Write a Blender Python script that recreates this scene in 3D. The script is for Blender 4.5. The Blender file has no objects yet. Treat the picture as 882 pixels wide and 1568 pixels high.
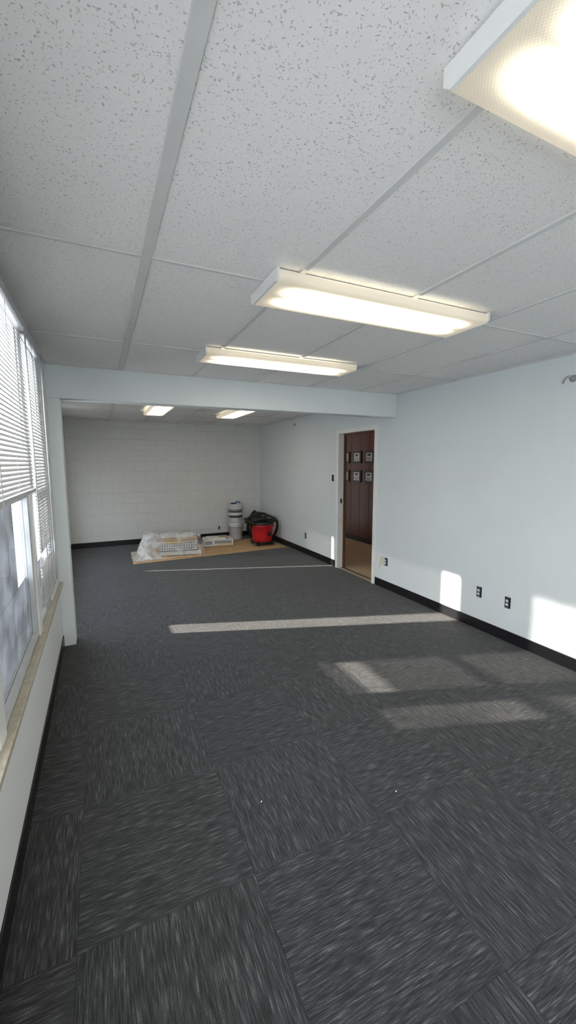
import bpy, bmesh, math, random
from mathutils import Vector, Matrix, noise
random.seed(7)
sc=bpy.context.scene
sc.view_settings.view_transform='Standard'
sc.view_settings.exposure=.95
H=2.373; XL=-.364; XR=3.19; XLF=-.55; YB=3.837; YB2=3.99; YF=8.332; YK=-2.4

# ---------------- materials ----------------
def nt(name):
    m=bpy.data.materials.new(name); m.use_nodes=True
    n=m.node_tree; b=n.nodes['Principled BSDF']; return m,n,b
def N(n,t,**k):
    x=n.nodes.new(t)
    for a,v in k.items(): setattr(x,a,v)
    return x
def mat(name,col,rough=.6,metal=0,var=.06,scale=12,bump=0,bscale=80,spec=.5,emit=None,es=0,trans=0):
    m,n,b=nt(name)
    tc=N(n,'ShaderNodeTexCoord'); no=N(n,'ShaderNodeTexNoise'); no.inputs['Scale'].default_value=scale; no.inputs['Detail'].default_value=4
    n.links.new(tc.outputs['Object'],no.inputs['Vector'])
    r=N(n,'ShaderNodeValToRGB')
    r.color_ramp.elements[0].position=.3; r.color_ramp.elements[1].position=.7
    r.color_ramp.elements[0].color=tuple(c*(1-var) for c in col)+(1,)
    r.color_ramp.elements[1].color=tuple(min(1,c*(1+var)) for c in col)+(1,)
    n.links.new(no.outputs['Fac'],r.inputs['Fac']); n.links.new(r.outputs['Color'],b.inputs['Base Color'])
    b.inputs['Roughness'].default_value=rough; b.inputs['Metallic'].default_value=metal
    b.inputs['Specular IOR Level'].default_value=spec
    if bump:
        n2=N(n,'ShaderNodeTexNoise'); n2.inputs['Scale'].default_value=bscale; n2.inputs['Detail'].default_value=3
        n.links.new(tc.outputs['Object'],n2.inputs['Vector'])
        bp=N(n,'ShaderNodeBump'); bp.inputs['Strength'].default_value=bump; bp.inputs['Distance'].default_value=.005
        n.links.new(n2.outputs['Fac'],bp.inputs['Height']); n.links.new(bp.outputs['Normal'],b.inputs['Normal'])
    if emit: b.inputs['Emission Color'].default_value=(*emit,1); b.inputs['Emission Strength'].default_value=es
    if trans: b.inputs['Transmission Weight'].default_value=trans
    return m

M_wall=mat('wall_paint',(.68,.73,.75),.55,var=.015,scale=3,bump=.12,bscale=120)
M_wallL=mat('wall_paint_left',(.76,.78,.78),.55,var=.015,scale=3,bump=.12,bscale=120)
M_beam=mat('beam_paint',(.74,.785,.80),.5,var=.02,scale=4,bump=.08,bscale=60)
M_trim=mat('trim_paint',(.78,.79,.78),.4,var=.02)
M_base=mat('vinyl_base',(.008,.008,.010),.35,var=.2)
M_grid=mat('grid_metal',(.64,.645,.64),.45,var=.03)
M_metalw=mat('white_metal',(.80,.81,.80),.35,var=.02)
M_sill=mat('sill_stone',(.44,.40,.32),.5,var=.15,scale=30)
M_alu=mat('window_metal',(.50,.52,.53),.4,var=.05)
M_blind=mat('blind_slat',(.50,.51,.52),.45,var=.02)
M_kraft=mat('kraft_paper',(.46,.30,.155),.8,var=.12,scale=5)
M_card=mat('cardboard',(.44,.29,.16),.8,var=.1)
M_whitebox=mat('white_box',(.65,.65,.63),.5,var=.05)
M_yellow=mat('label_yellow',(.75,.48,.10),.6,var=.1)
M_greybox=mat('panel_grey',(.28,.29,.30),.5,var=.1)
M_bucket=mat('bucket_plastic',(.56,.57,.57),.4,var=.03)
M_label=mat('bucket_label',(.06,.08,.10),.5,var=.3,scale=30)
M_blue=mat('blue_plastic',(.04,.16,.38),.4)
M_red=mat('red_plastic',(.52,.012,.018),.35,var=.05)
M_black=mat('black_plastic',(.008,.008,.009),.4,var=.2)
M_blackgl=mat('black_rubber',(.012,.012,.012),.55,var=.2)
M_steel=mat('steel',(.5,.5,.5),.3,metal=1)
M_brass=mat('silver_plate',(.36,.36,.34),.35,metal=.6,var=.25,scale=60)
M_outlet=mat('outlet_blue',(.03,.05,.12),.5,var=.3)
M_ivory=mat('ivory_plastic',(.62,.60,.52),.5)
M_ground=mat('bounce_ground',(.52,.52,.49),.9,var=.15,scale=2)  # ground made pale to bounce daylight up to the ceiling
M_asph=mat('concrete_drive',(.56,.56,.55),.9,var=.1,scale=3)
M_bark=mat('bark',(.12,.09,.07),.9,var=.3)
M_leaf=mat('leaf',(.14,.16,.09),.8,var=.5,scale=3)
M_dirt=mat('paper_scrap',(.7,.7,.68),.7)

def wood(name,c1,c2,sc_=(18,18,1.2)):
    m,n,b=nt(name)
    tc=N(n,'ShaderNodeTexCoord'); mp=N(n,'ShaderNodeMapping'); mp.inputs['Scale'].default_value=sc_
    no=N(n,'ShaderNodeTexNoise'); no.inputs['Scale'].default_value=2; no.inputs['Detail'].default_value=6
    r=N(n,'ShaderNodeValToRGB'); r.color_ramp.elements[0].position=.3; r.color_ramp.elements[1].position=.7
    r.color_ramp.elements[0].color=(*c1,1); r.color_ramp.elements[1].color=(*c2,1)
    n.links.new(tc.outputs['Object'],mp.inputs['Vector']); n.links.new(mp.outputs['Vector'],no.inputs['Vector'])
    n.links.new(no.outputs['Fac'],r.inputs['Fac']); n.links.new(r.outputs['Color'],b.inputs['Base Color'])
    b.inputs['Roughness'].default_value=.4
    return m
M_wood=wood('wood_panelling',(.06,.016,.005),(.13,.036,.012))
M_woodj=wood('jamb_wood',(.10,.045,.02),(.18,.08,.035))
M_tan=mat('tan_carpet',(.42,.31,.20),.95,var=.12,scale=40,bump=.3,bscale=300)

m,n,b=nt('painted_block'); M_block=m
tc=N(n,'ShaderNodeTexCoord'); mp=N(n,'ShaderNodeMapping'); mp.inputs['Rotation'].default_value=(math.radians(90),0,0)
br=N(n,'ShaderNodeTexBrick'); br.inputs['Scale'].default_value=1; br.inputs['Brick Width'].default_value=.406; br.inputs['Row Height'].default_value=.203
br.inputs['Mortar Size'].default_value=.006; br.inputs['Mortar Smooth'].default_value=.5
br.inputs['Color1'].default_value=(.68,.68,.66,1); br.inputs['Color2'].default_value=(.665,.667,.65,1); br.inputs['Mortar'].default_value=(.60,.60,.585,1)
n.links.new(tc.outputs['Object'],mp.inputs['Vector']); n.links.new(mp.outputs['Vector'],br.inputs['Vector'])
n.links.new(br.outputs['Color'],b.inputs['Base Color'])
bp=N(n,'ShaderNodeBump'); bp.invert=True; bp.inputs['Strength'].default_value=.4; bp.inputs['Distance'].default_value=.005
n.links.new(br.outputs['Fac'],bp.inputs['Height']); n.links.new(bp.outputs['Normal'],b.inputs['Normal']); b.inputs['Roughness'].default_value=.5

# ceiling tile
m,n,b=nt('ceiling_tile'); M_ceil=m
tc=N(n,'ShaderNodeTexCoord')
n1=N(n,'ShaderNodeTexNoise'); n1.inputs['Scale'].default_value=170; n1.inputs['Detail'].default_value=1.5; n1.inputs['Distortion'].default_value=.5
r1=N(n,'ShaderNodeValToRGB'); r1.color_ramp.elements[0].position=.30; r1.color_ramp.elements[0].color=(0,0,0,1); r1.color_ramp.elements[1].position=.37; r1.color_ramp.elements[1].color=(1,1,1,1)
n2=N(n,'ShaderNodeTexNoise'); n2.inputs['Scale'].default_value=1.6; n2.inputs['Detail'].default_value=3
r2=N(n,'ShaderNodeValToRGB'); r2.color_ramp.elements[0].color=(.82,.81,.80,1); r2.color_ramp.elements[1].color=(.87,.865,.855,1)
mx=N(n,'ShaderNodeMix',data_type='RGBA',blend_type='MULTIPLY'); mx.inputs[0].default_value=.38
for a in (n1,n2): n.links.new(tc.outputs['Object'],a.inputs['Vector'])
n.links.new(n1.outputs['Fac'],r1.inputs['Fac']); n.links.new(n2.outputs['Fac'],r2.inputs['Fac'])
n.links.new(r2.outputs['Color'],mx.inputs[6]); n.links.new(r1.outputs['Color'],mx.inputs[7]); n.links.new(mx.outputs[2],b.inputs['Base Color'])
bp=N(n,'ShaderNodeBump'); bp.inputs['Strength'].default_value=.5; bp.inputs['Distance'].default_value=.002
n.links.new(r1.outputs['Color'],bp.inputs['Height']); n.links.new(bp.outputs['Normal'],b.inputs['Normal']); b.inputs['Roughness'].default_value=.9

# carpet tiles
m,n,b=nt('carpet_tiles'); M_carpet=m
L=n.links.new
tc=N(n,'ShaderNodeTexCoord'); sp=N(n,'ShaderNodeSeparateXYZ'); L(tc.outputs['Object'],sp.inputs[0])
def MA(op,a,b_=None,c=None):
    x=N(n,'ShaderNodeMath',operation=op)
    for i,v in enumerate((a,b_,c)):
        if v is None: continue
        if isinstance(v,(int,float)): x.inputs[i].default_value=v
        else: L(v,x.inputs[i])
    return x.outputs[0]
T=.6096
u=MA('DIVIDE',MA('ADD',sp.outputs[0],.15+10*T),T); v=MA('DIVIDE',MA('ADD',sp.outputs[1],-1.30+11*T),T)
fu=MA('FLOOR',u); fv=MA('FLOOR',v)
par=MA('MODULO',MA('ADD',fu,fv),2)
cA=N(n,'ShaderNodeCombineXYZ'); L(sp.outputs[0],cA.inputs[0]); L(sp.outputs[1],cA.inputs[1])
cB=N(n,'ShaderNodeCombineXYZ'); L(sp.outputs[1],cB.inputs[0]); L(sp.outputs[0],cB.inputs[1])
mv=N(n,'ShaderNodeMix',data_type='VECTOR'); L(par,mv.inputs[0]); L(cA.outputs[0],mv.inputs[4]); L(cB.outputs[0],mv.inputs[5])
cid=N(n,'ShaderNodeCombineXYZ'); L(fu,cid.inputs[0]); L(fv,cid.inputs[1])
wn=N(n,'ShaderNodeTexWhiteNoise',noise_dimensions='2D'); L(cid.outputs[0],wn.inputs['Vector'])
off=N(n,'ShaderNodeVectorMath',operation='SCALE'); L(wn.outputs['Color'],off.inputs[0]); off.inputs['Scale'].default_value=7
av=N(n,'ShaderNodeVectorMath',operation='ADD'); L(mv.outputs[1],av.inputs[0]); L(off.outputs[0],av.inputs[1])
def streak(sx,sy,det):
    mp=N(n,'ShaderNodeMapping'); mp.inputs['Scale'].default_value=(sx,sy,0); L(av.outputs[0],mp.inputs['Vector'])
    no=N(n,'ShaderNodeTexNoise'); no.inputs['Scale'].default_value=1; no.inputs['Detail'].default_value=det; L(mp.outputs[0],no.inputs['Vector']); return no.outputs['Fac']
s1=streak(220,14,2); s2=streak(60,5,3); s3=streak(380,260,1)
sm=MA('ADD',MA('MULTIPLY',s1,.58),MA('ADD',MA('MULTIPLY',s2,.24),MA('MULTIPLY',s3,.18)))
r=N(n,'ShaderNodeValToRGB'); e=r.color_ramp.elements
e[0].position=.39; e[0].color=(.011,.0115,.0125,1); e[1].position=.66; e[1].color=(.115,.117,.117,1)
x=e.new(.50); x.color=(.027,.0285,.030,1); x=e.new(.57); x.color=(.050,.052,.0535,1)
L(sm,r.inputs['Fac'])
val=MA('ADD',MA('MULTIPLY',wn.outputs['Value'],.20),.90)
fru=MA('PINGPONG',u,.5); frv=MA('PINGPONG',v,.5)
seam=MA('MINIMUM',fru,frv); sf=N(n,'ShaderNodeMapRange'); sf.inputs['From Max'].default_value=.005; sf.inputs['To Min'].default_value=.65; L(seam,sf.inputs['Value'])
val2=MA('MULTIPLY',val,sf.outputs[0])
vm=N(n,'ShaderNodeVectorMath',operation='SCALE'); L(r.outputs['Color'],vm.inputs[0]); L(val2,vm.inputs['Scale']); L(vm.outputs[0],b.inputs['Base Color'])
bp=N(n,'ShaderNodeBump'); bp.inputs['Strength'].default_value=.35; bp.inputs['Distance'].default_value=.003; L(sm,bp.inputs['Height']); L(bp.outputs[0],b.inputs['Normal'])
b.inputs['Roughness'].default_value=.85; b.inputs['Specular IOR Level'].default_value=.22
b.inputs['Sheen Weight'].default_value=.15; b.inputs['Sheen Roughness'].default_value=.5

# diffuser, with tube glow and dim ends painted into its emission
m,n,b=nt('prismatic_diffuser'); M_diff=m
L=n.links.new
tc=N(n,'ShaderNodeTexCoord'); sp=N(n,'ShaderNodeSeparateXYZ'); L(tc.outputs['Object'],sp.inputs[0])
ay=MA('ABSOLUTE',sp.outputs[1]); d=MA('ABSOLUTE',MA('SUBTRACT',ay,.055))
tube=N(n,'ShaderNodeMapRange',interpolation_type='SMOOTHSTEP'); tube.inputs['From Min'].default_value=.0; tube.inputs['From Max'].default_value=.085; tube.inputs['To Min'].default_value=1; tube.inputs['To Max'].default_value=0; L(d,tube.inputs['Value'])
ax=MA('ABSOLUTE',sp.outputs[0]); en=N(n,'ShaderNodeMapRange',interpolation_type='SMOOTHSTEP'); en.inputs['From Min'].default_value=.38; en.inputs['From Max'].default_value=.61; en.inputs['To Min'].default_value=1; en.inputs['To Max'].default_value=.0; L(ax,en.inputs['Value'])
tt=MA('POWER',MA('MULTIPLY',tube.outputs[0],en.outputs[0]),1.6)
vo=N(n,'ShaderNodeTexChecker'); vo.inputs['Scale'].default_value=240; vo.inputs['Color1'].default_value=(1,1,1,1); vo.inputs['Color2'].default_value=(.72,.72,.72,1); L(tc.outputs['Object'],vo.inputs['Vector'])
stg=MA('ADD',MA('MULTIPLY',tt,8.5),MA('ADD',MA('MULTIPLY',en.outputs[0],.10),.18))
stg=MA('MULTIPLY',stg,vo.outputs['Color'])
cr=N(n,'ShaderNodeMix',data_type='RGBA'); L(tt,cr.inputs[0]); cr.inputs[6].default_value=(1,.86,.62,1); cr.inputs[7].default_value=(1,.94,.82,1)
L(cr.outputs[2],b.inputs['Emission Color']); L(stg,b.inputs['Emission Strength']); b.inputs['Base Color'].default_value=(.55,.52,.45,1); b.inputs['Roughness'].default_value=.3

def mixmat(name,fac,kind,col,dv=.08,cvar=0):
    m=bpy.data.materials.new(name); m.use_nodes=True; n=m.node_tree; n.nodes.clear()
    o=N(n,'ShaderNodeOutputMaterial'); mx=N(n,'ShaderNodeMixShader'); t=N(n,'ShaderNodeBsdfTransparent'); g=N(n,kind)
    g.inputs['Color'].default_value=(*col,1)
    if kind=='ShaderNodeBsdfGlossy': g.inputs['Roughness'].default_value=.05
    tc=N(n,'ShaderNodeTexCoord'); no=N(n,'ShaderNodeTexNoise'); no.inputs['Scale'].default_value=5; no.inputs['Detail'].default_value=5
    mr=N(n,'ShaderNodeMapRange'); mr.inputs['From Min'].default_value=.3; mr.inputs['From Max'].default_value=.7; mr.inputs['To Min'].default_value=max(0,fac-dv); mr.inputs['To Max'].default_value=min(1,fac+dv)
    n.links.new(tc.outputs['Object'],no.inputs['Vector']); n.links.new(no.outputs['Fac'],mr.inputs['Value']); n.links.new(mr.outputs[0],mx.inputs[0])
    if cvar:
        r=N(n,'ShaderNodeValToRGB'); r.color_ramp.elements[0].position=.38; r.color_ramp.elements[1].position=.62
        r.color_ramp.elements[0].color=tuple(c*(1-cvar) for c in col)+(1,); r.color_ramp.elements[1].color=tuple(c*(1+cvar) for c in col)+(1,)
        n.links.new(no.outputs['Fac'],r.inputs['Fac']); n.links.new(r.outputs['Color'],g.inputs['Color'])
    n.links.new(t.outputs[0],mx.inputs[1]); n.links.new(g.outputs[0],mx.inputs[2]); n.links.new(mx.outputs[0],o.inputs[0]); return m
M_glass=mixmat('window_glass',.06,'ShaderNodeBsdfGlossy',(1,1,1),.03)
M_film=mixmat('frosted_film',.93,'ShaderNodeBsdfTranslucent',(.085,.091,.099),.02,.38)
M_film2=mixmat('added_daylight_film',.90,'ShaderNodeBsdfTranslucent',(.45,.46,.47),.02,.2)  # added film out of view, softens the sun and spreads daylight
M_film3=mixmat('sun_patch_film',.45,'ShaderNodeBsdfTranslucent',(.10,.106,.115),.2,.3)  # added film strip, dims and softens the sun patch on the floor
# plastic wrap
m=bpy.data.materials.new('plastic_wrap'); m.use_nodes=True; n=m.node_tree; b=n.nodes['Principled BSDF']
b.inputs['Base Color'].default_value=(.70,.71,.70,1); b.inputs['Roughness'].default_value=.2
L=n.links.new
tc=N(n,'ShaderNodeTexCoord'); no=N(n,'ShaderNodeTexNoise'); no.inputs['Scale'].default_value=9; no.inputs['Detail'].default_value=5
mr=N(n,'ShaderNodeMapRange'); mr.inputs['From Min'].default_value=.44; mr.inputs['From Max'].default_value=.64; mr.inputs['To Min'].default_value=.05; mr.inputs['To Max'].default_value=.38
L(tc.outputs['Object'],no.inputs['Vector']); L(no.outputs['Fac'],mr.inputs['Value'])
sp=N(n,'ShaderNodeSeparateXYZ'); L(tc.outputs['Object'],sp.inputs[0])
gx=N(n,'ShaderNodeMapRange'); gx.inputs['From Min'].default_value=.66; gx.inputs['From Max'].default_value=.94; gx.inputs['To Min'].default_value=.36; gx.inputs['To Max'].default_value=0; L(sp.outputs[0],gx.inputs['Value'])
L(MA('ADD',mr.outputs[0],gx.outputs[0]),b.inputs['Alpha'])
bp=N(n,'ShaderNodeBump'); bp.inputs['Strength'].default_value=.8; bp.inputs['Distance'].default_value=.02; L(no.outputs['Fac'],bp.inputs['Height']); L(bp.outputs[0],b.inputs['Normal'])
M_plastic=m

# ---------------- mesh builder ----------------
class MB:
    def __init__(s): s.bm=bmesh.new(); s.mats=[]
    def mi(s,m):
        if m not in s.mats: s.mats.append(m)
        return s.mats.index(m)
    def box(s,a,b,m,rot=None,piv=None):
        i=s.mi(m); lo=[min(a[k],b[k]) for k in range(3)]; hi=[max(a[k],b[k]) for k in range(3)]
        vs=[Vector((x,y,z)) for x in(lo[0],hi[0]) for y in(lo[1],hi[1]) for z in(lo[2],hi[2])]
        if rot is not None:
            p=Vector(piv) if piv else (Vector(lo)+Vector(hi))/2
            vs=[p+rot@(q-p) for q in vs]
        v=[s.bm.verts.new(q) for q in vs]
        for f in((0,1,3,2),(4,6,7,5),(0,4,5,1),(2,3,7,6),(0,2,6,4),(1,5,7,3)):
            fc=s.bm.faces.new([v[k] for k in f]); fc.material_index=i
        return s
    def lathe(s,prof,m,c=(0,0,0),seg=32,R=None,sx=1,sy=1):
        i=s.mi(m); rings=[]
        for (r,z) in prof:
            ring=[]
            for k in range(seg):
                a=2*math.pi*k/seg; p=Vector((r*math.cos(a)*sx,r*math.sin(a)*sy,z))
                if R: p=R@p
                ring.append(s.bm.verts.new(p+Vector(c)))
            rings.append(ring)
        for q in range(len(rings)-1):
            for k in range(seg):
                f=s.bm.faces.new((rings[q][k],rings[q][(k+1)%seg],rings[q+1][(k+1)%seg],rings[q+1][k])); f.material_index=i; f.smooth=True
        for ring,rev in((rings[0],True),(rings[-1],False)):
            f=s.bm.faces.new(ring[::-1] if rev else ring); f.material_index=i
        return s
    def tube(s,pts,r,m,seg=10,rib=0):
        i=s.mi(m); pts=[Vector(p) for p in pts]; rings=[]
        up=Vector((0,0,1))
        for k,p in enumerate(pts):
            t=(pts[min(k+1,len(pts)-1)]-pts[max(k-1,0)]).normalized()
            a=t.cross(up)
            if a.length<1e-3: a=Vector((1,0,0))
            a.normalize(); b_=t.cross(a).normalized()
            rr=r*(1+rib*(k%2))
            rings.append([s.bm.verts.new(p+(a*math.cos(2*math.pi*j/seg)+b_*math.sin(2*math.pi*j/seg))*rr) for j in range(seg)])
        for q in range(len(rings)-1):
            for k in range(seg):
                f=s.bm.faces.new((rings[q][k],rings[q][(k+1)%seg],rings[q+1][(k+1)%seg],rings[q+1][k])); f.material_index=i; f.smooth=True
        for ring in (rings[0],rings[-1]):
            f=s.bm.faces.new(ring); f.material_index=i
        return s
    def done(s,name,loc=(0,0,0),bevel=0,rot=(0,0,0),sub=0):
        bmesh.ops.recalc_face_normals(s.bm,faces=s.bm.faces)
        me=bpy.data.meshes.new(name); s.bm.to_mesh(me); s.bm.free()
        for m in s.mats: me.materials.append(m)
        o=bpy.data.objects.new(name,me); sc.collection.objects.link(o); o.location=loc; o.rotation_euler=rot
        if bevel:
            mo=o.modifiers.new('bev','BEVEL'); mo.width=bevel; mo.segments=2; mo.limit_method='ANGLE'; mo.angle_limit=math.radians(50)
        return o
def smooth_path(pts,n=8):
    P=[Vector(p) for p in pts]; out=[]
    for i in range(len(P)-1):
        p0=P[max(i-1,0)];p1=P[i];p2=P[i+1];p3=P[min(i+2,len(P)-1)]
        for k in range(n):
            t=k/n; out.append(.5*((2*p1)+(p2-p0)*t+(2*p0-5*p1+4*p2-p3)*t*t+(3*p1-p0-3*p2+p3)*t**3))
    out.append(P[-1]); return out

# ---------------- shell ----------------
MB().box((XLF-.15,YK-.1,-.1),(XR,YF+.1,0),M_carpet).done('floor')
MB().box((XLF-.15,YK-.1,H),(XR+.1,YF+.1,H+.08),M_ceil).done('ceiling')
DY1,DY2,DZ=4.215,5.085,2.005
w=MB(); T=.10
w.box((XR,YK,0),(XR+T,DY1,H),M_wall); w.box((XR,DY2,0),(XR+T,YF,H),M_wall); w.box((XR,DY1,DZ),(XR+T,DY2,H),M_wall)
w.done('wall_right')
MB().box((XLF-.12,YF,0),(XR+T,YF+.12,H),M_block).done('wall_far')
MB().box((XLF-.12,YK-.12,0),(XR+T,YK,H),M_wall).done('wall_back')
SZ=.565; WT=2.33; W0=-.4; W1=3.33; XO=XL-.12
w=MB()
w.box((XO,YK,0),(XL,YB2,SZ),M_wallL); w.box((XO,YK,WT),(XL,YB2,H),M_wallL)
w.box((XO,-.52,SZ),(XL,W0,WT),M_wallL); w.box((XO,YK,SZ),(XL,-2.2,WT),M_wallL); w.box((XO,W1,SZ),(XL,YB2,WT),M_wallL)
w.done('wall_left')
FS=.5; F0=4.03;F1=7.4
w=MB(); XFO=XLF-.12
w.box((XFO,YB2-.02,0),(XLF,YF,FS),M_wallL); w.box((XFO,YB2-.02,WT),(XLF,YF,H),M_wallL)
w.box((XFO,F1,FS),(XLF,YF,WT),M_wallL); w.box((XFO,YB2-.02,FS),(XLF,F0,WT),M_wallL)
w.box((XFO,YB,0),(XO,YB2-.02,H),M_wallL)
w.done('wall_left_far')
MB().box((XL,YB,2.105),(XR,YB2,H),M_beam).done('ceiling_beam',bevel=.004)
MB().box((XL,YB,0),(XL+.096,YB2,2.105),M_beam).done('column',bevel=.004)

bh=.1;bt=.008
def base(name,segs):
    w=MB()
    for a,b_ in segs: w.box(a,b_,M_base)
    return w.done(name,bevel=.003)
base('baseboard_right',[((XR-bt,YK,0),(XR,4.165,bh)),((XR-bt,5.135,0),(XR,YF,bh))])
base('baseboard_far',[((XLF,YF-bt,0),(XR-bt,YF,bh))])
base('baseboard_left',[((XL,YK,0),(XL+bt,YB,bh))])
base('baseboard_left_far',[((XLF,YB2,0),(XLF+bt,YF-bt,bh))])
base('baseboard_back',[((XL+bt,YK,0),(XR-bt,YK+bt,bh))])

w=MB(); gw=.012
g0=.207
def bars(ya,yb):
    x=g0
    while x<XR:
        wd=.019 if abs(x-g0)<.01 else gw
        w.box((x-wd,ya,H-.009),(x+wd,yb,H),M_grid); x+=.6096
    y=1.744-1.2192*4
    while y<yb:
        if y>ya:
            w.box(((XL if ya<3 else XLF),y-gw*.7,H-.008),(XR,y+gw*.7,H),M_grid)
        y+=1.2192
    for xx in((XL if ya<3 else XLF),XR-.018): w.box((xx,ya,H-.009),(xx+.018,yb,H),M_grid)
    w.box((XL,ya,H-.0085),(XR,ya+.018,H),M_grid); w.box((XL,yb-.018,H-.0085),(XR,yb,H),M_grid)
bars(YK,YB); bars(YB2,YF)
w.done('ceiling_grid',bevel=.0015)

def fixture(x0,x1,y0,y1,rot=False):
    cx,cy=(x0+x1)/2,(y0+y1)/2; lx,ly=x1-x0,y1-y0
    if rot: lx,ly=ly,lx
    hx,hy=lx/2,ly/2; w=MB(); e=.010
    w.box((-hx+e,-hy+.02,-.016),(hx-e,hy-.02,0),M_metalw)
    for sx in(-1,1):
        xa=sx*hx; xb=sx*(hx-e)
        prof=[(-hy,-.001),(hy,-.001),(hy,-.036),(hy-.018,-.051),(-hy+.018,-.051),(-hy,-.036)]
        i=w.mi(M_metalw); A=[w.bm.verts.new((xa,p[0],p[1])) for p in prof]; B=[w.bm.verts.new((xb,p[0],p[1])) for p in prof]
        w.bm.faces.new(A).material_index=i; w.bm.faces.new(B[::-1]).material_index=i
        for k in range(6): w.bm.faces.new((A[k],A[(k+1)%6],B[(k+1)%6],B[k])).material_index=i
    pr=[(-hy+.003,-.012),(-hy+.003,-.034),(-hy+.008,-.043),(-hy+.022,-.049),(0,-.051),(hy-.022,-.049),(hy-.008,-.043),(hy-.003,-.034),(hy-.003,-.012)]
    i=w.mi(M_diff); A=[w.bm.verts.new((-hx+e,p[0],p[1])) for p in pr]; B=[w.bm.verts.new((hx-e,p[0],p[1])) for p in pr]
    for k in range(len(pr)-1):
        f=w.bm.faces.new((A[k],A[k+1],B[k+1],B[k])); f.material_index=i; f.smooth=True
    w.done('fluorescent_ceiling_light',loc=(cx,cy,H-.006),rot=(0,0,math.pi/2 if rot else 0))
fixture(.675,1.905,.375,.698)
for (a,b_) in((1.59,1.91),(2.815,3.10),(-.92,-.60),(-2.1,-1.8)):
    fixture(.694,1.928,a,b_)
fixture(.66,.96,5.5,6.75,True); fixture(1.80,2.12,5.45,6.7,True)

# door frame
w=MB()
tx=XR-.018
w.box((tx,DY2-.012,0),(XR+.075,DY2+.05,DZ+.045),M_trim)
w.box((tx,DY1-.045,0),(XR+.075,DY1+.012,DZ+.045),M_trim)
w.box((tx,DY1+.012,DZ-.012),(XR+.075,DY2-.012,DZ+.045),M_trim)
w.box((XR+.075,DY2-.02,0),(XR+T+.02,DY2+.05,DZ+.045),M_woodj)
w.box((XR+.075,DY1-.045,0),(XR+T+.02,DY1+.02,DZ+.045),M_woodj)
w.box((XR+.075,DY1+.02,DZ-.025),(XR+T+.02,DY2-.02,DZ+.045),M_woodj)
w.box((XR+.05,DY1+.02,0),(XR+.09,DY2-.02,.008),M_steel)
w.box((XR+.02,DY2-.016,.98),(XR+.05,DY2-.011,1.05),M_steel)
w.done('door_1_frame',bevel=.002)
HX=4.7;HY0=3.4;HY1=8.6
MB().box((XR,HY0,-.1),(HX+.1,HY1,0),M_tan).done('floor_hallway')
MB().box((XR+T,HY0,H),(HX+.1,HY1,H+.08),M_ceil).done('ceiling_hallway')
w=MB().box((HX,HY0,0),(HX+.1,HY1,H),M_wood)
yy=HY0+.2
M_groove=mat('panel_groove',(.03,.01,.006),.6)
while yy<HY1: w.box((HX-.002,yy,.1),(HX,yy+.008,H),M_groove); yy+=.31
w.done('wall_hallway')
MB().box((XR+T,HY1,0),(HX+.1,HY1+.1,H),M_wood).done('wall_hallway_end')
MB().box((XR+T,HY0-.1,0),(HX+.1,HY0,H),M_wood).done('wall_hallway_near')
base('baseboard_hallway',[((HX-.012,HY0,0),(HX,HY1,.1))])
def plaque(y,z,wd=.28,ht=.24):
    w=MB(); x=HX-.003
    w.box((x-.02,y-wd/2,z-ht/2),(x,y+wd/2,z+ht/2),M_black)
    w.box((x-.024,y-wd/2+.045,z-ht/2+.04),(x-.019,y+wd/2-.045,z+ht/2-.04),M_brass)
    w.box((x-.026,y-.05,z+.02),(x-.0235,y+.05,z+.06),M_black)
    for k in range(3): w.box((x-.026,y-.07,z-.02-k*.022),(x-.0235,y+.07,z-.012-k*.022),M_black)
    w.done('wall_plaque',bevel=.002)
for y in(6.38,6.79,7.2):
    for z in(1.69,1.31): plaque(y,z)
w=MB(); w.box((3.8,5.6,H-.05),(4.2,6.8,H),M_metalw);  # added lamp panel, unseen, brightens the hallway
M_hl=mat('added_hall_glow',(.8,.75,.65),.4,emit=(1,.84,.62),es=1.5)
w.box((3.83,5.63,H-.06),(4.17,6.77,H-.049),M_hl); w.done('added_hallway_light')

# ---------------- windows (left) ----------------
def window(name,xc,y0,y1,z0,z1,mull,glass_fn):
    w=MB(); a,b_=xc-.025,xc+.025
    w.box((a,y0,z0),(b_,y1,z0+.045),M_alu); w.box((a,y0,z1-.04),(b_,y1,z1),M_alu)
    w.box((a,y0,z0+.045),(b_,y0+.04,z1-.04),M_alu); w.box((a,y1-.04,z0+.045),(b_,y1,z1-.04),M_alu)
    for mm in mull: w.box((a,y0+.04,mm-.02),(b_,y1-.04,mm+.02),M_alu)
    glass_fn(w)
    return w.done(name,bevel=.0025)
xc=XL-.035
def g1(w):
    w.box((xc-.003,1.74,SZ+.045),(xc+.003,2.62,WT-.04),M_glass)
    w.box((xc-.014,1.74,SZ+.045),(xc-.012,2.62,.94),M_film)
    w.box((xc-.014,1.74,.94),(xc-.012,2.40,1.39),M_film)
    w.box((xc-.014,2.40,.94),(xc-.012,2.62,1.39),M_film3)
def gf(y0,y1,zt,fm=None):
    def f(w):
        w.box((xc-.003,y0,SZ+.045),(xc+.003,y1,WT-.04),M_glass)
        if zt: w.box((xc-.014,y0,SZ+.045),(xc-.012,y1,zt),fm or M_film)
    return f
window('window_1',xc,-2.2,-.52,SZ,WT,[1.41],gf(-2.16,-.56,0))
window('window_2',xc,-.4,1.6,SZ,WT,[1.41],gf(-.36,1.56,1.39,M_film2))
window('window_3',xc,1.7,2.66,SZ,WT,[1.41],g1)
window('window_4',xc,2.76,W1,SZ,WT,[1.41],gf(2.8,W1-.04,.92))
w=MB()
for a,b_ in((1.6,1.7),(2.66,2.76)): w.box((XO+.01,a,SZ),(XL,b_,WT),M_trim)
w.done('trim_window_post',bevel=.003)
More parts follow.
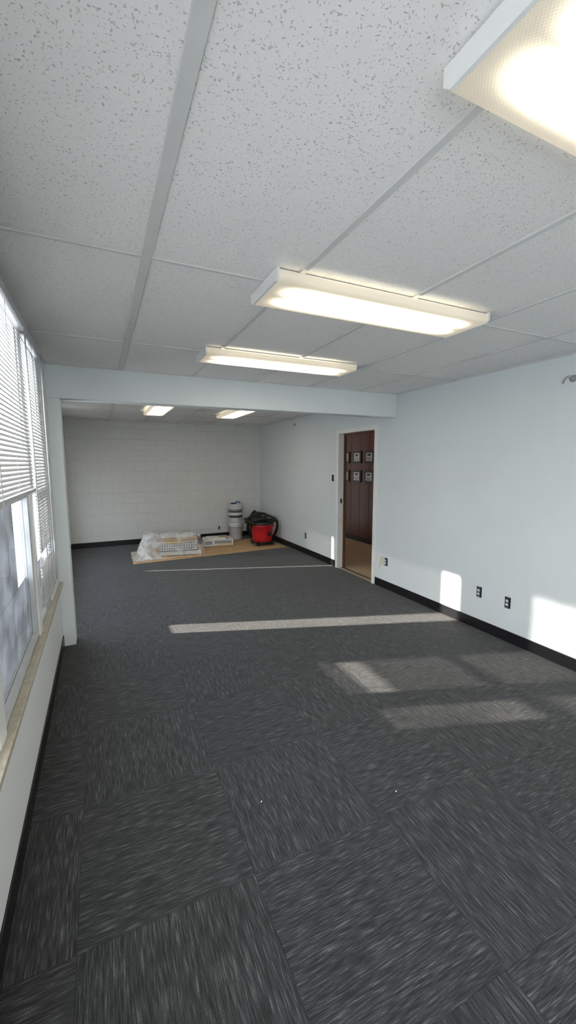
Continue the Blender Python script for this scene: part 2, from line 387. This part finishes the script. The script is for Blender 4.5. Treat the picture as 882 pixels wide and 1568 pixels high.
MB().box((XL-.01,-2.2,SZ-.015),(XL+.028,YB,SZ+.012),M_sill).done('trim_window_sill',bevel=.004)
xf=XLF-.06
window('window_5',xf,F0,F1,FS,WT,[],lambda w: w.box((xf-.003,F0+.04,FS+.045),(xf+.003,F1-.04,WT-.04),M_glass))

def blind(x,y0,y1,zb,zt,tilt,pitch=.0205,wd=.025,gap=None):
    w=MB(); i=w.mi(M_blind)
    w.box((x-.02,y0,zt-.03),(x+.02,y1,zt),M_blind); w.box((x-.013,y0,zb-.012),(x+.013,y1,zb+.006),M_blind)
    z=zb+.02; c,s_=math.cos(tilt),math.sin(tilt)
    while z<zt-.035:
        ya=y0+.004
        if gap and gap[0]<z<gap[1]: ya=gap[2]
        pts=[]
        for t,cv in((-.5,0),(-.17,.0022),(.17,.0022),(.5,0)):
            pts.append((x+t*wd*c+cv*s_, z-t*wd*s_+cv*c))
        A=[w.bm.verts.new((p[0],ya,p[1])) for p in pts];B=[w.bm.verts.new((p[0],y1-.004,p[1])) for p in pts]
        for k in range(3):
            f=w.bm.faces.new((A[k],A[k+1],B[k+1],B[k])); f.material_index=i; f.smooth=True
        z+=pitch
    n_=max(2,int((y1-y0)/.45)+1)
    for k in range(n_):
        yy=y0+.1+(y1-y0-.2)*k/(n_-1)
        for dx in(-.013,.013): w.box((x+dx-.0008,yy-.0012,zb),(x+dx+.0008,yy+.0012,zt-.02),M_blind)
    w.tube([(x+.024,y0+.08,zt-.03),(x+.026,y0+.08,max(.75,zb-.3))],.0015,M_blind,6)
    w.tube([(x+.026,y1-.09,zt-.03),(x+.028,y1-.09,max(.75,zb-.35))],.004,M_alu,8)
    return w.done('window_blind')
bx=XL+.014
T45=math.radians(61)
blind(bx,-2.18,-.54,2.12,2.325,T45,pitch=.008)
blind(bx,-.36,1.60,1.43,2.325,T45)
blind(bx,1.68,2.70,1.43,2.325,T45)
blind(bx,2.76,3.35,.72,2.325,math.radians(62),gap=(.96,1.035,3.25))
blind(XLF-.015,4.30,6.50,.55,2.325,math.radians(72))
blind(XLF-.015,6.525,7.38,.55,2.325,math.radians(72))

# ---------------- wall devices ----------------
def outlet(y,z,kind=0,x=XR):
    w=MB()
    w.box((x-.004,y-.027,z-.05),(x-.0005,y+.027,z+.05),M_black)
    w.box((x-.012,y-.017,z-.034),(x-.003,y+.017,z+.034),M_outlet if kind==0 else M_ivory)
    for s in(-1,1):
        w.box((x-.014,y-.012,z+s*.017-.011),(x-.011,y+.012,z+s*.017+.011),M_ivory if kind==0 else M_black)
        w.box((x-.006,y-.01,z+s*.048-.006),(x-.002,y+.01,z+s*.048+.006),M_steel)
    w.done('wall_outlet',bevel=.001)
outlet(2.58,.363); outlet(2.285,.353); outlet(6.14,.32); outlet(3.95,.345)
w=MB(); w.box((XR-.012,4.0,.29),(XR-.0005,4.06,.40),M_ivory); w.tube(smooth_path([(XR-.01,4.02,.36),(XR-.04,4.03,.33),(XR-.02,4.05,.27),(XR-.015,4.03,.24)],6),.004,M_ivory,6); w.done('cable_wall_plate',bevel=.002)
w=MB(); w.box((XR-.004,5.225,1.30),(XR-.0005,5.275,1.40),M_black); w.box((XR-.012,5.237,1.315),(XR-.003,5.263,1.385),M_black); w.box((XR-.022,5.245,1.345),(XR-.01,5.255,1.36),M_ivory); w.done('light_switch',bevel=.001)
w=MB(); w.box((2.21,YF-.008,.16),(2.28,YF-.0005,.26),M_ivory); w.box((2.23,YF-.014,.175),(2.26,YF-.007,.245),M_black); w.done('wall_outlet',bevel=.002)
w=MB(); R=Matrix.Rotation(math.radians(-90),3,'Y'); w.lathe([(0.001,0),(.022,0),(.025,.008),(.015,.022),(.001,.024)],M_greybox,(XR,1.88,2.185),20,R)
w.tube(smooth_path([(XR-.02,1.88,2.185),(XR-.04,1.90,2.20),(XR-.04,1.93,2.17),(XR-.02,1.94,2.16)],5),.006,M_steel,8); w.done('wall_wire_bracket')
w=MB(); w.box((XR-.03,6.54,2.24),(XR-.0005,6.58,2.275),M_steel); w.tube([(XR-.02,6.56,2.24),(XR-.03,6.57,2.20)],.004,M_steel,6); w.done('wall_hook',bevel=.002)

# ---------------- floor objects ----------------
w=MB(); nx,ny=40,12; vs={}
c=[(.40,6.62),(3.14,6.77),(3.10,7.95),(.42,7.55)]
for i in range(nx+1):
    for j in range(ny+1):
        u=i/nx;v=j/ny
        p=(1-u)*(1-v)*Vector(c[0])+u*(1-v)*Vector(c[1])+u*v*Vector(c[2])+(1-u)*v*Vector(c[3])
        vs[i,j]=w.bm.verts.new((p.x,p.y+ .01*noise.noise(Vector((u*6,v,1))),.003+.004*abs(noise.noise(Vector((u*9,v*4,0))))))
k=w.mi(M_kraft)
for i in range(nx):
    for j in range(ny):
        f=w.bm.faces.new((vs[i,j],vs[i+1,j],vs[i+1,j+1],vs[i,j+1])); f.material_index=k; f.smooth=True
w.done('kraft_paper_sheet')

e=bpy.data.objects.new('plastic_wrapped_package',None); sc.collection.objects.link(e)
w=MB(); R=Matrix.Rotation(math.radians(-10),3,'Z')
piv=(1.1,7.22,0)
w.box((.62,6.96,.012),(1.58,7.44,.08),M_whitebox,R,piv)
w.box((.64,6.98,.08),(1.54,7.42,.10),M_card,R,piv)
w.box((.72,6.96,.10),(1.52,7.44,.26),M_whitebox,R,piv)
w.box((.90,6.945,.09),(1.50,6.962,.26),M_greybox,R,piv)
for q in range(15): w.box((.91+q*.040,6.936,.10),(.925+q*.040,6.946,.25),M_whitebox,R,piv)
for q in range(4): w.box((.90,6.934,.105+q*.045),(1.50,6.944,.117+q*.045),M_whitebox,R,piv)
w.box((.92,6.928,.225),(1.30,6.936,.252),M_yellow,R,piv)
w.box((.84,6.94,.262),(1.52,7.06,.30),M_card,R,piv)
w.box((.90,7.10,.26),(1.46,7.40,.33),M_whitebox,R,piv)
w.box((.66,6.94,.03),(.88,6.96,.17),M_card,R,piv)
o=w.done('board_stack',bevel=.004); o.parent=e
w=MB(); k=w.mi(M_plastic); nx,ny=110,76; x0,x1,y0,y1=.42,1.62,6.72,7.55; vs={}
R_=Matrix.Rotation(math.radians(10),3,'Z')
def hh(x,y):
    q=Vector(piv)+R_@(Vector((x,y,0))-Vector(piv))
    fx=min(max((q.x-.50)/.14,0),1)*min(max((1.64-q.x)/.08,0),1)
    fy=min(max((q.y-6.80)/.12,0),1)*min(max((7.52-q.y)/.08,0),1)
    h=.31*min(fx,fy)
    h+=.04*math.exp(-((q.x-.72)/.13)**2-((q.y-7.1)/.25)**2)
    return h
for i in range(nx+1):
    for j in range(ny+1):
        x=x0+(x1-x0)*i/nx;y=y0+(y1-y0)*j/ny; h=hh(x,y)
        rg=lambda s,o_: (1-abs(noise.noise(Vector((x*s,y*s,o_))))*2.2)
        nz=max(0,rg(6,0))*.035+max(0,rg(13,3))*.022+noise.noise(Vector((x*30,y*30,5)))*.008
        z=h+nz*min(1,h*6+.3)
        ex=noise.noise(Vector((x*6,y*6,8)))*.04
        vs[i,j]=w.bm.verts.new((x+ex,y+ex*.7,max(.012,z+.0)))
for i in range(nx):
    for j in range(ny):
        f=w.bm.faces.new((vs[i,j],vs[i+1,j],vs[i+1,j+1],vs[i,j+1])); f.material_index=k; f.smooth=True
o=w.done('plastic_sheet'); o.parent=e

w=MB(); R=Matrix.Rotation(math.radians(-8),3,'Z'); piv=(1.99,7.56,0)
w.box((1.72,7.39,.012),(2.28,7.78,.13),M_whitebox,R,piv); w.box((1.74,7.385,.05),(1.88,7.391,.11),M_greybox,R,piv); w.box((2.0,7.383,.03),(2.26,7.391,.05),M_yellow,R,piv)
w.box((1.78,7.42,.131),(2.14,7.66,.165),M_whitebox,R,piv); w.box((2.02,7.46,.166),(2.2,7.65,.172),M_card,R,piv)
w.box((1.93,7.382,.06),(2.25,7.391,.115),M_greybox,R,piv)
w.done('product_carton',bevel=.004)

def bucket(c,lab):
    w=MB(); x,y,z=c
    w.lathe([(.001,0),(.128,0),(.132,.01),(.143,.27),(.150,.272),(.150,.285),(.145,.288),(.145,.31),(.152,.312),(.152,.325),(.147,.33),(.149,.355),(.154,.358),(.154,.366),(.001,.366)],M_bucket,c,40)
    if lab: w.lathe([(.1375,.09),(.1435,.235)],M_label,c,40); w.lathe([(.139,.13),(.1435,.19)],M_whitebox,(x,y,z),40,sx=1.01,sy=1.01)
    pts=[(x+.16*math.cos(math.pi*t/16),y-.16*math.sin(math.pi*t/16),z+.30-.17*math.sin(math.pi*t/16)) for t in range(17)]
    w.tube(pts,.003,M_steel,6)
    return w
bucket((2.50,7.97,.012),False).done('plastic_bucket')
w=bucket((2.50,7.97,.380),True)
w.box((2.40,7.90,.746),(2.50,7.96,.772),M_black); w.box((2.52,7.93,.746),(2.60,8.02,.79),M_blue); w.tube([(2.42,8.02,.752),(2.56,7.88,.752)],.012,M_steel,10)
w.done('plastic_bucket')

vx,vy=2.80,7.22
w=MB(); c=(vx,vy,0)
w.lathe([(.001,.07),(.175,.07),(.185,.085),(.198,.20),(.208,.37),(.216,.375),(.216,.40),(.001,.40)],M_red,c,40)
w.lathe([(.001,.401),(.216,.401),(.223,.41),(.220,.43),(.19,.46),(.12,.475),(.115,.53),(.10,.552),(.05,.56),(.001,.56)],M_black,c,40)
w.tube(smooth_path([(vx-.09,vy,.54),(vx-.08,vy,.60),(vx,vy,.615),(vx+.08,vy,.60),(vx+.09,vy,.54)],6),.012,M_black,10)
for s in(-1,1): w.box((vx+s*.208-.015,vy-.03,.34),(vx+s*.208+.02*s+.005,vy+.03,.43),M_black)
w.lathe([(.001,.05),(.18,.05),(.21,.06),(.21,.078),(.18,.085),(.001,.085)],M_black,c,40)
for a in(45,135,225,315):
    ax_,ay_=vx+.21*math.cos(math.radians(a)),vy+.21*math.sin(math.radians(a))
    w.box((ax_-.03,ay_-.03,.045),(ax_+.03,ay_+.03,.085),M_black)
    Rw=Matrix.Rotation(math.radians(90),3,'X')
    w.lathe([(.001,-.012),(.025,-.012),(.028,0),(.025,.012),(.001,.012)],M_blackgl,(ax_,ay_,.034),16,Rw)
w.box((vx+.03,vy-.212,.20),(vx+.09,vy-.198,.28),M_black)
hp=[(vx-.19,vy-.10,.43),(vx-.26,vy-.10,.46),(vx-.31,vy+.02,.50),(vx-.30,vy+.12,.50),(vx-.20,vy+.2,.50),(vx-.02,vy+.1,.60),(vx+.16,vy-.02,.55),(vx+.27,vy-.08,.47),(vx+.30,vy-.02,.30),(vx+.26,vy+.08,.12),(vx+.22,vy+.24,.04)]
w.tube(smooth_path(hp,16),.024,M_blackgl,12,rib=.14)
hp=[(vx-.30,vy+.10,.44),(vx-.24,vy-.05,.47),(vx-.10,vy-.12,.51),(vx+.1,vy-.14,.51),(vx+.22,vy-.12,.46)]
w.tube(smooth_path(hp,16),.022,M_blackgl,12,rib=.14)
w.done('shop_vacuum')
w=MB(); k=w.mi(M_blackgl); bmesh.ops.create_icosphere(w.bm,subdivisions=4,radius=1)
for v in w.bm.verts:
    n_=noise.noise(v.co*2.2)*.18+noise.noise(v.co*6)*.07
    v.co=Vector((v.co.x*.18,v.co.y*.15,v.co.z*.29))*(1+n_); v.co.z=max(v.co.z,-.26)
for f in w.bm.faces: f.smooth=True
w.done('black_tool_bag',loc=(2.93,7.95,.275))

for (x,y) in((.60,1.60),(1.21,1.38)):
    w=MB(); w.box((x,y,.001),(x+.007,y+.005,.003),M_dirt,Matrix.Rotation(random.random()*3,3,'Z')); w.done('paper_scrap')

# ---------------- exterior ----------------
MB().box((-60,-30,-.5),(XFO-.3,80,-.3),M_ground).done('ground_outside')
MB().box((-14,-30,-.3),(-9.5,80,-.28),M_asph).done('road')
def tree(x,y,h,r):
    w=MB(); w.tube(smooth_path([(0,0,-.4),(.05,.02,h*.3),(-.05,0,h*.6),(.1,.1,h*.9)],5),.16,M_bark,10)
    for a in range(5):
        an=a*1.3; w.tube(smooth_path([(0,0,h*(.35+.08*a)),(r*.4*math.cos(an),r*.4*math.sin(an),h*(.5+.08*a)),(r*.8*math.cos(an),r*.8*math.sin(an),h*(.6+.08*a))],4),.05,M_bark,6)
    k=w.mi(M_leaf)
    for q in range(420):
        d_=Vector((random.gauss(0,1),random.gauss(0,1),random.gauss(0,.8))).normalized()*r*random.uniform(.45,1)
        c_=d_+Vector((0,0,h*.75)); s_=random.uniform(.14,.32); a_=Vector((random.gauss(0,1),random.gauss(0,1),random.gauss(0,1))).normalized(); b2=a_.orthogonal().normalized()
        f=w.bm.faces.new([w.bm.verts.new(c_+p) for p in(a_*s_,b2*s_,-a_*s_,-b2*s_)]); f.material_index=k
    w.done('tree',loc=(x,y,0))
tree(-4.5,20,6,2.2); tree(-6.2,30,7,2.6); tree(-3.2,34,6,2.4)

# ---------------- light ----------------
sd=Vector((1,-.34,-.485)).normalized()
l=bpy.data.lights.new('sun','SUN'); l.energy=11; l.angle=math.radians(.9); l.color=(1,.92,.80)
o=bpy.data.objects.new('sun',l); sc.collection.objects.link(o); o.rotation_euler=sd.to_track_quat('-Z','Y').to_euler(); o.location=(-8,3,6)
wd=bpy.data.worlds.new('world'); sc.world=wd; wd.use_nodes=True; n=wd.node_tree; bg=n.nodes['Background']
tc=N(n,'ShaderNodeTexCoord'); sp=N(n,'ShaderNodeSeparateXYZ'); r=N(n,'ShaderNodeValToRGB'); n.links.new(tc.outputs['Generated'],sp.inputs[0]); n.links.new(sp.outputs[2],r.inputs['Fac'])
r.color_ramp.elements[0].color=(.97,.98,1,1); r.color_ramp.elements[1].color=(.66,.80,1,1)
n.links.new(r.outputs['Color'],bg.inputs['Color']); bg.inputs['Strength'].default_value=6.5

# ---------------- camera ----------------
yw,pt,rl=[math.radians(a) for a in(24.922,6.913,-.145)]
F=Vector((math.sin(yw)*math.cos(pt),math.cos(yw)*math.cos(pt),-math.sin(pt))); R=Vector((math.cos(yw),-math.sin(yw),0)); U=R.cross(F)
R2=R*math.cos(rl)+U*math.sin(rl); U2=-R*math.sin(rl)+U*math.cos(rl)
cd=bpy.data.cameras.new('camera'); cam=bpy.data.objects.new('camera',cd); sc.collection.objects.link(cam)
mm=Matrix((R2,U2,-F)).transposed().to_4x4(); mm.translation=(0,0,1.574); cam.matrix_world=mm
cd.sensor_fit='HORIZONTAL'; cd.sensor_width=36; cd.lens=36*616.348/882; cd.clip_start=.02
sc.camera=cam
